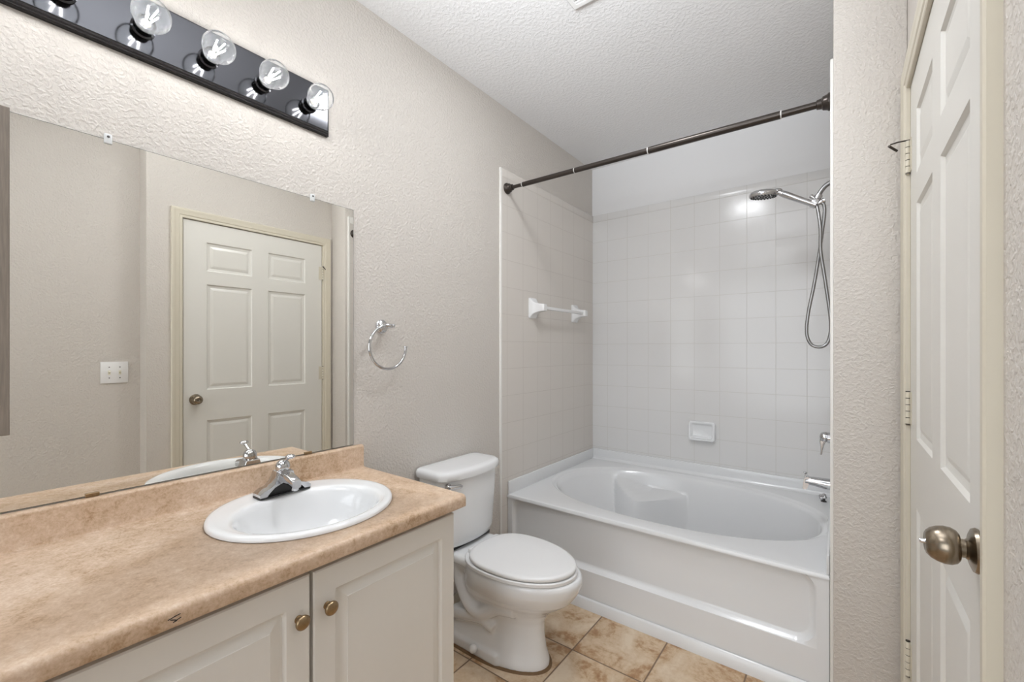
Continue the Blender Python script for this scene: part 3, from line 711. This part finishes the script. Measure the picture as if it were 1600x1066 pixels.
for x, k in ((-0.024, 0.96), (-0.021, 1.0), (0.021, 1.0), (0.025, 0.97)):
    rings.append([(FX + x, FY + a * (1 if b < 0.03 else k), FZ + b * (1 if b < 0.01 else k)) for a, b in prof])
loft(bm, rings); finish('faucet_body', bm, 'chrome', fa, angle=40)
bm = NB(); loft(bm, [[(FX + x, FY + a * 1.0, FZ + b) for a, b in lo[::-1]] for x in (-0.018, 0.017)]); finish('arch_shadow_plate', bm, 'black', fa)  # black sheet painting the shade and dark reflection beneath the arch
bm = NB()
rings = []
for s, z, hw, hh in ((0.018, 0.048, 0.0165, 0.016), (0.040, 0.048, 0.0155, 0.0145), (0.062, 0.045, 0.0145, 0.013), (0.080, 0.041, 0.014, 0.012), (0.087, 0.038, 0.013, 0.011)):
    rings.append([(FX + s, FY + a, FZ + z + b) for a, b in rect_ring(-hw, hw, -hh, hh, 0.006, 4)])
loft(bm, rings); lathe(bm, (FX + 0.076, FY, FZ + 0.032), (0, 0, -1), [(0, 0.010), (0.010, 0.010), (0.013, 0.008)], 20); finish('faucet_spout', bm, 'chrome', fa)
bm = NB(); lathe(bm, (FX, FY, FZ + 0.064), (0.08, 0, 1), [(0, 0.021), (0.004, 0.0225), (0.005, 0.020), (0.008, 0.0205), (0.018, 0.0205), (0.027, 0.017), (0.033, 0.010), (0.035, 0)], 32); cp = finish('faucet_cap', bm, 'chrome', fa, angle=40)
bm = NB(); tube(bm, [(FX + 0.006, FY, FZ + 0.092), (FX + 0.022, FY, FZ + 0.101), (FX + 0.040, FY, FZ + 0.111)], [0.0055, 0.0042, 0.005], 14)
sphere(bm, (FX + 0.048, FY, FZ + 0.115), 0.0125, 1.15, 1.1, 0.55); finish('faucet_lever', bm, 'chrome', cp)

# ------------------------------------------------------------------ mirror, medicine cabinet, light bar
mr = thing('wall_mirror', (0, 0.42, 0.892), 'large frameless wall mirror above the backsplash of the vanity', 'mirror')
MY0, MY1, MZ0, MZ1 = -0.30, 0.9495, 0.8925, 1.7815
bm = NB(); box(bm, 0.0005, 0.0045, MY0, MY1, MZ0, MZ1); finish('mirror_backing', bm, 'edge', mr, smooth=False)
bm = NB()
v = [bm.verts.new(p) for p in ((0.0050, MY0 + 0.001, MZ0 + 0.001), (0.0050, MY1 - 0.001, MZ0 + 0.001), (0.0050, MY1 - 0.001, MZ1 - 0.001), (0.0050, MY0 + 0.001, MZ1 - 0.001))]
bm.faces.new(v); gl = finish('mirror_glass', bm, 'mirror', mr, smooth=False)
for y in (0.258, 0.789):
    bm = NB(); box(bm, 0.0, 0.009, y - 0.008, y + 0.008, MZ1 - 0.012, MZ1 + 0.014, 0.003, 3); mc = finish('mirror_clip', bm, 'clip', mr)
    bm = NB(); lathe(bm, (0.009, y, MZ1 + 0.006), (1, 0, 0), [(0, 0.003), (0.001, 0.003), (0.0012, 0)], 12); finish('clip_screw', bm, 'dark', mc)
for y in (0.229, 0.773):
    bm = NB(); box(bm, 0.0, 0.009, y - 0.013, y + 0.013, MZ0 - 0.0025, MZ0 + 0.007, 0.001, 1); finish('mirror_clip', bm, 'brass', mr)
mcab = thing('medicine_cabinet', (0, -0.06, 1.07), 'grey-brown framed cabinet edge over the left end of the mirror', 'cabinet')
bm = NB(); box(bm, 0.0055, 0.045, -0.28, 0.090, 1.071, 1.768, 0.002, 2); finish('cabinet_box', bm, 'frame', mcab)
bm = NB(); panelled(bm, -0.28, 0.092, 1.069, 1.770, [(-0.235, 0.047, 1.115, 1.725)], [(0.004, 0.006, 0.001), (0.006, 0.006, 0.001)], lambda a, b, d: (0.062 - d, a, b), 0.016); finish('cabinet_door', bm, 'frame', mcab, angle=20)

lt = thing('vanity_light', (0, 0.4, 2.1), 'polished smoky metal vanity light bar with clear globe bulbs above the mirror', 'wall light')
LY1, LZ0, LZ1 = 0.846, 2.016, 2.182; LY0 = LY1 - 0.914
bm = NB()
def rr(ins, x): return [(x, a, b) for a, b in rect_ring(LY0 + ins, LY1 - ins, LZ0 + ins, LZ1 - ins, 0.001, 2)]
loft(bm, [rr(0, 0.0), rr(0, 0.010), rr(0.003, 0.012), rr(0.004, 0.016), rr(0.008, 0.018), rr(0.010, 0.024), rr(0.012, 0.025)])
finish('light_bar_plate', bm, 'smoke', lt, angle=20)
BY = [0.766 - 0.148 * k for k in range(6)]; BX, BZ, BR = 0.102, 2.090, 0.0405
for i, y in enumerate(BY):
    bm = NB(); lathe(bm, (0.025, y, BZ), (1, 0, 0), [(0, 0.026), (0.003, 0.026), (0.005, 0.0215), (0.022, 0.0205), (0.034, 0.0205), (0.035, 0.017), (0.030, 0.015)], 28); finish('bulb_socket', bm, 'smoke', lt)
    bm = NB(); pr = [(0.036, 0.014), (0.040, 0.0145), (0.048, 0.018), (0.054, 0.024)]
    for k in range(0, 15):
        th = math.radians(128) * (1 - k / 14); pr.append((BX + BR * math.cos(th), max(0.0002, BR * math.sin(th))))
    pr = [p for j, p in enumerate(pr) if j < 4 or p[0] > 0.062]
    lathe(bm, (0, y, BZ), (1, 0, 0), pr, 36, False); bl = finish('light_bulb', bm, 'glass', lt, angle=60)
    bm = NB(); lathe(bm, (0.045, y, BZ), (1, 0, 0), [(0, 0.012), (0.012, 0.010), (0.020, 0.005), (0.022, 0)], 16); finish('bulb_stem', bm, 'ivory', bl)
    bm = NB()
    for k in range(4):
        a = PI / 4 + k * PI / 2; r0, r1 = 0.006, 0.013
        tube(bm, [(0.074, y + r0 * math.cos(a), BZ + r0 * math.sin(a)), (0.116, y + r1 * math.cos(a), BZ + r1 * math.sin(a))], 0.0016, 6)
    finish('filament', bm, 'filament', bl)

# ------------------------------------------------------------------ small wall things
t = thing('towel_ring', (0, 1.078, 1.345), 'chrome open towel ring on the left wall beside the mirror', 'towel ring')
bm = NB(); lathe(bm, (0, 1.078, 1.345), (1, 0, 0), [(0, 0.028), (0.004, 0.028), (0.007, 0.024), (0.010, 0.023), (0.013, 0.018), (0.018, 0.013), (0.030, 0.009), (0.045, 0.009)], 32)
finish('ring_mount', bm, 'chrome', t)
bm = NB(); lathe(bm, (0.050, 1.060, 1.347), (0, 1, 0), [(0, 0.007), (0.003, 0.009), (0.028, 0.009), (0.032, 0.006), (0.036, 0.009), (0.041, 0.008), (0.043, 0)], 20); finish('ring_knuckle', bm, 'chrome', t)
bm = NB(); rc = (0.050, 1.074, 1.262); rp = [(rc[0], rc[1] + 0.086 * math.cos(a), rc[2] + 0.086 * math.sin(a)) for a in (math.radians(88 + 272 * k / 60) for k in range(61))]
tube(bm, rp, 0.0056, 14); lathe(bm, Vector(rp[-1]) - Vector((0, 0, 0.002)), (0, 0, 1), [(0, 0.0048), (0.001, 0.0075), (0.006, 0.0075), (0.007, 0.005)], 16); finish('open_ring', bm, 'chrome', t)
t = thing('light_switch', (XR, 0.58, 1.12), 'white double light switch plate, seen only in the mirror', 'light switch')
bm = NB(); y0s, y1s = 0.535, 0.652; box(bm, XR - 0.006, XR, y0s, y1s, 1.066, 1.184, 0.002, 2); pl = finish('switch_plate', bm, 'plastic', t)
for y in (y0s + 0.036, y1s - 0.036):
    bm = NB(); box(bm, XR - 0.0068, XR - 0.006, y - 0.0055, y + 0.0055, 1.113, 1.137); tube(bm, [(XR - 0.006, y, 1.124), (XR - 0.018, y, 1.131)], [0.005, 0.0035], 8); finish('toggle', bm, 'ivory', t)
    for z in (1.095, 1.155):
        bm = NB(); lathe(bm, (XR - 0.006, y, z), (-1, 0, 0), [(0, 0.003), (0.0008, 0.003), (0.001, 0)], 12); finish('plate_screw', bm, 'dark', t)
t = thing('ceiling_vent', (0.8, 1.35, ZC), 'white square exhaust vent grille on the ceiling at the top edge', 'vent')
bm = NB(); vx0, vx1, vy0, vy1 = 0.645, 0.945, 1.20, 1.50
loft(bm, [[(a, b, z) for a, b in rect_ring(vx0 + i, vx1 - i, vy0 + i, vy1 - i, 0.004, 3)] for i, z in ((0, ZC), (0, ZC - 0.006), (0.006, ZC - 0.014), (0.022, ZC - 0.014), (0.024, ZC - 0.006))], True, True); finish('vent_frame', bm, 'plastic', t)
for k in range(14):
    bm = NB(); y = vy0 + 0.032 + k * 0.018; box(bm, vx0 + 0.024, vx1 - 0.024, y, y + 0.008, ZC - 0.013, ZC - 0.007); finish('vent_slat', bm, 'plastic', t)
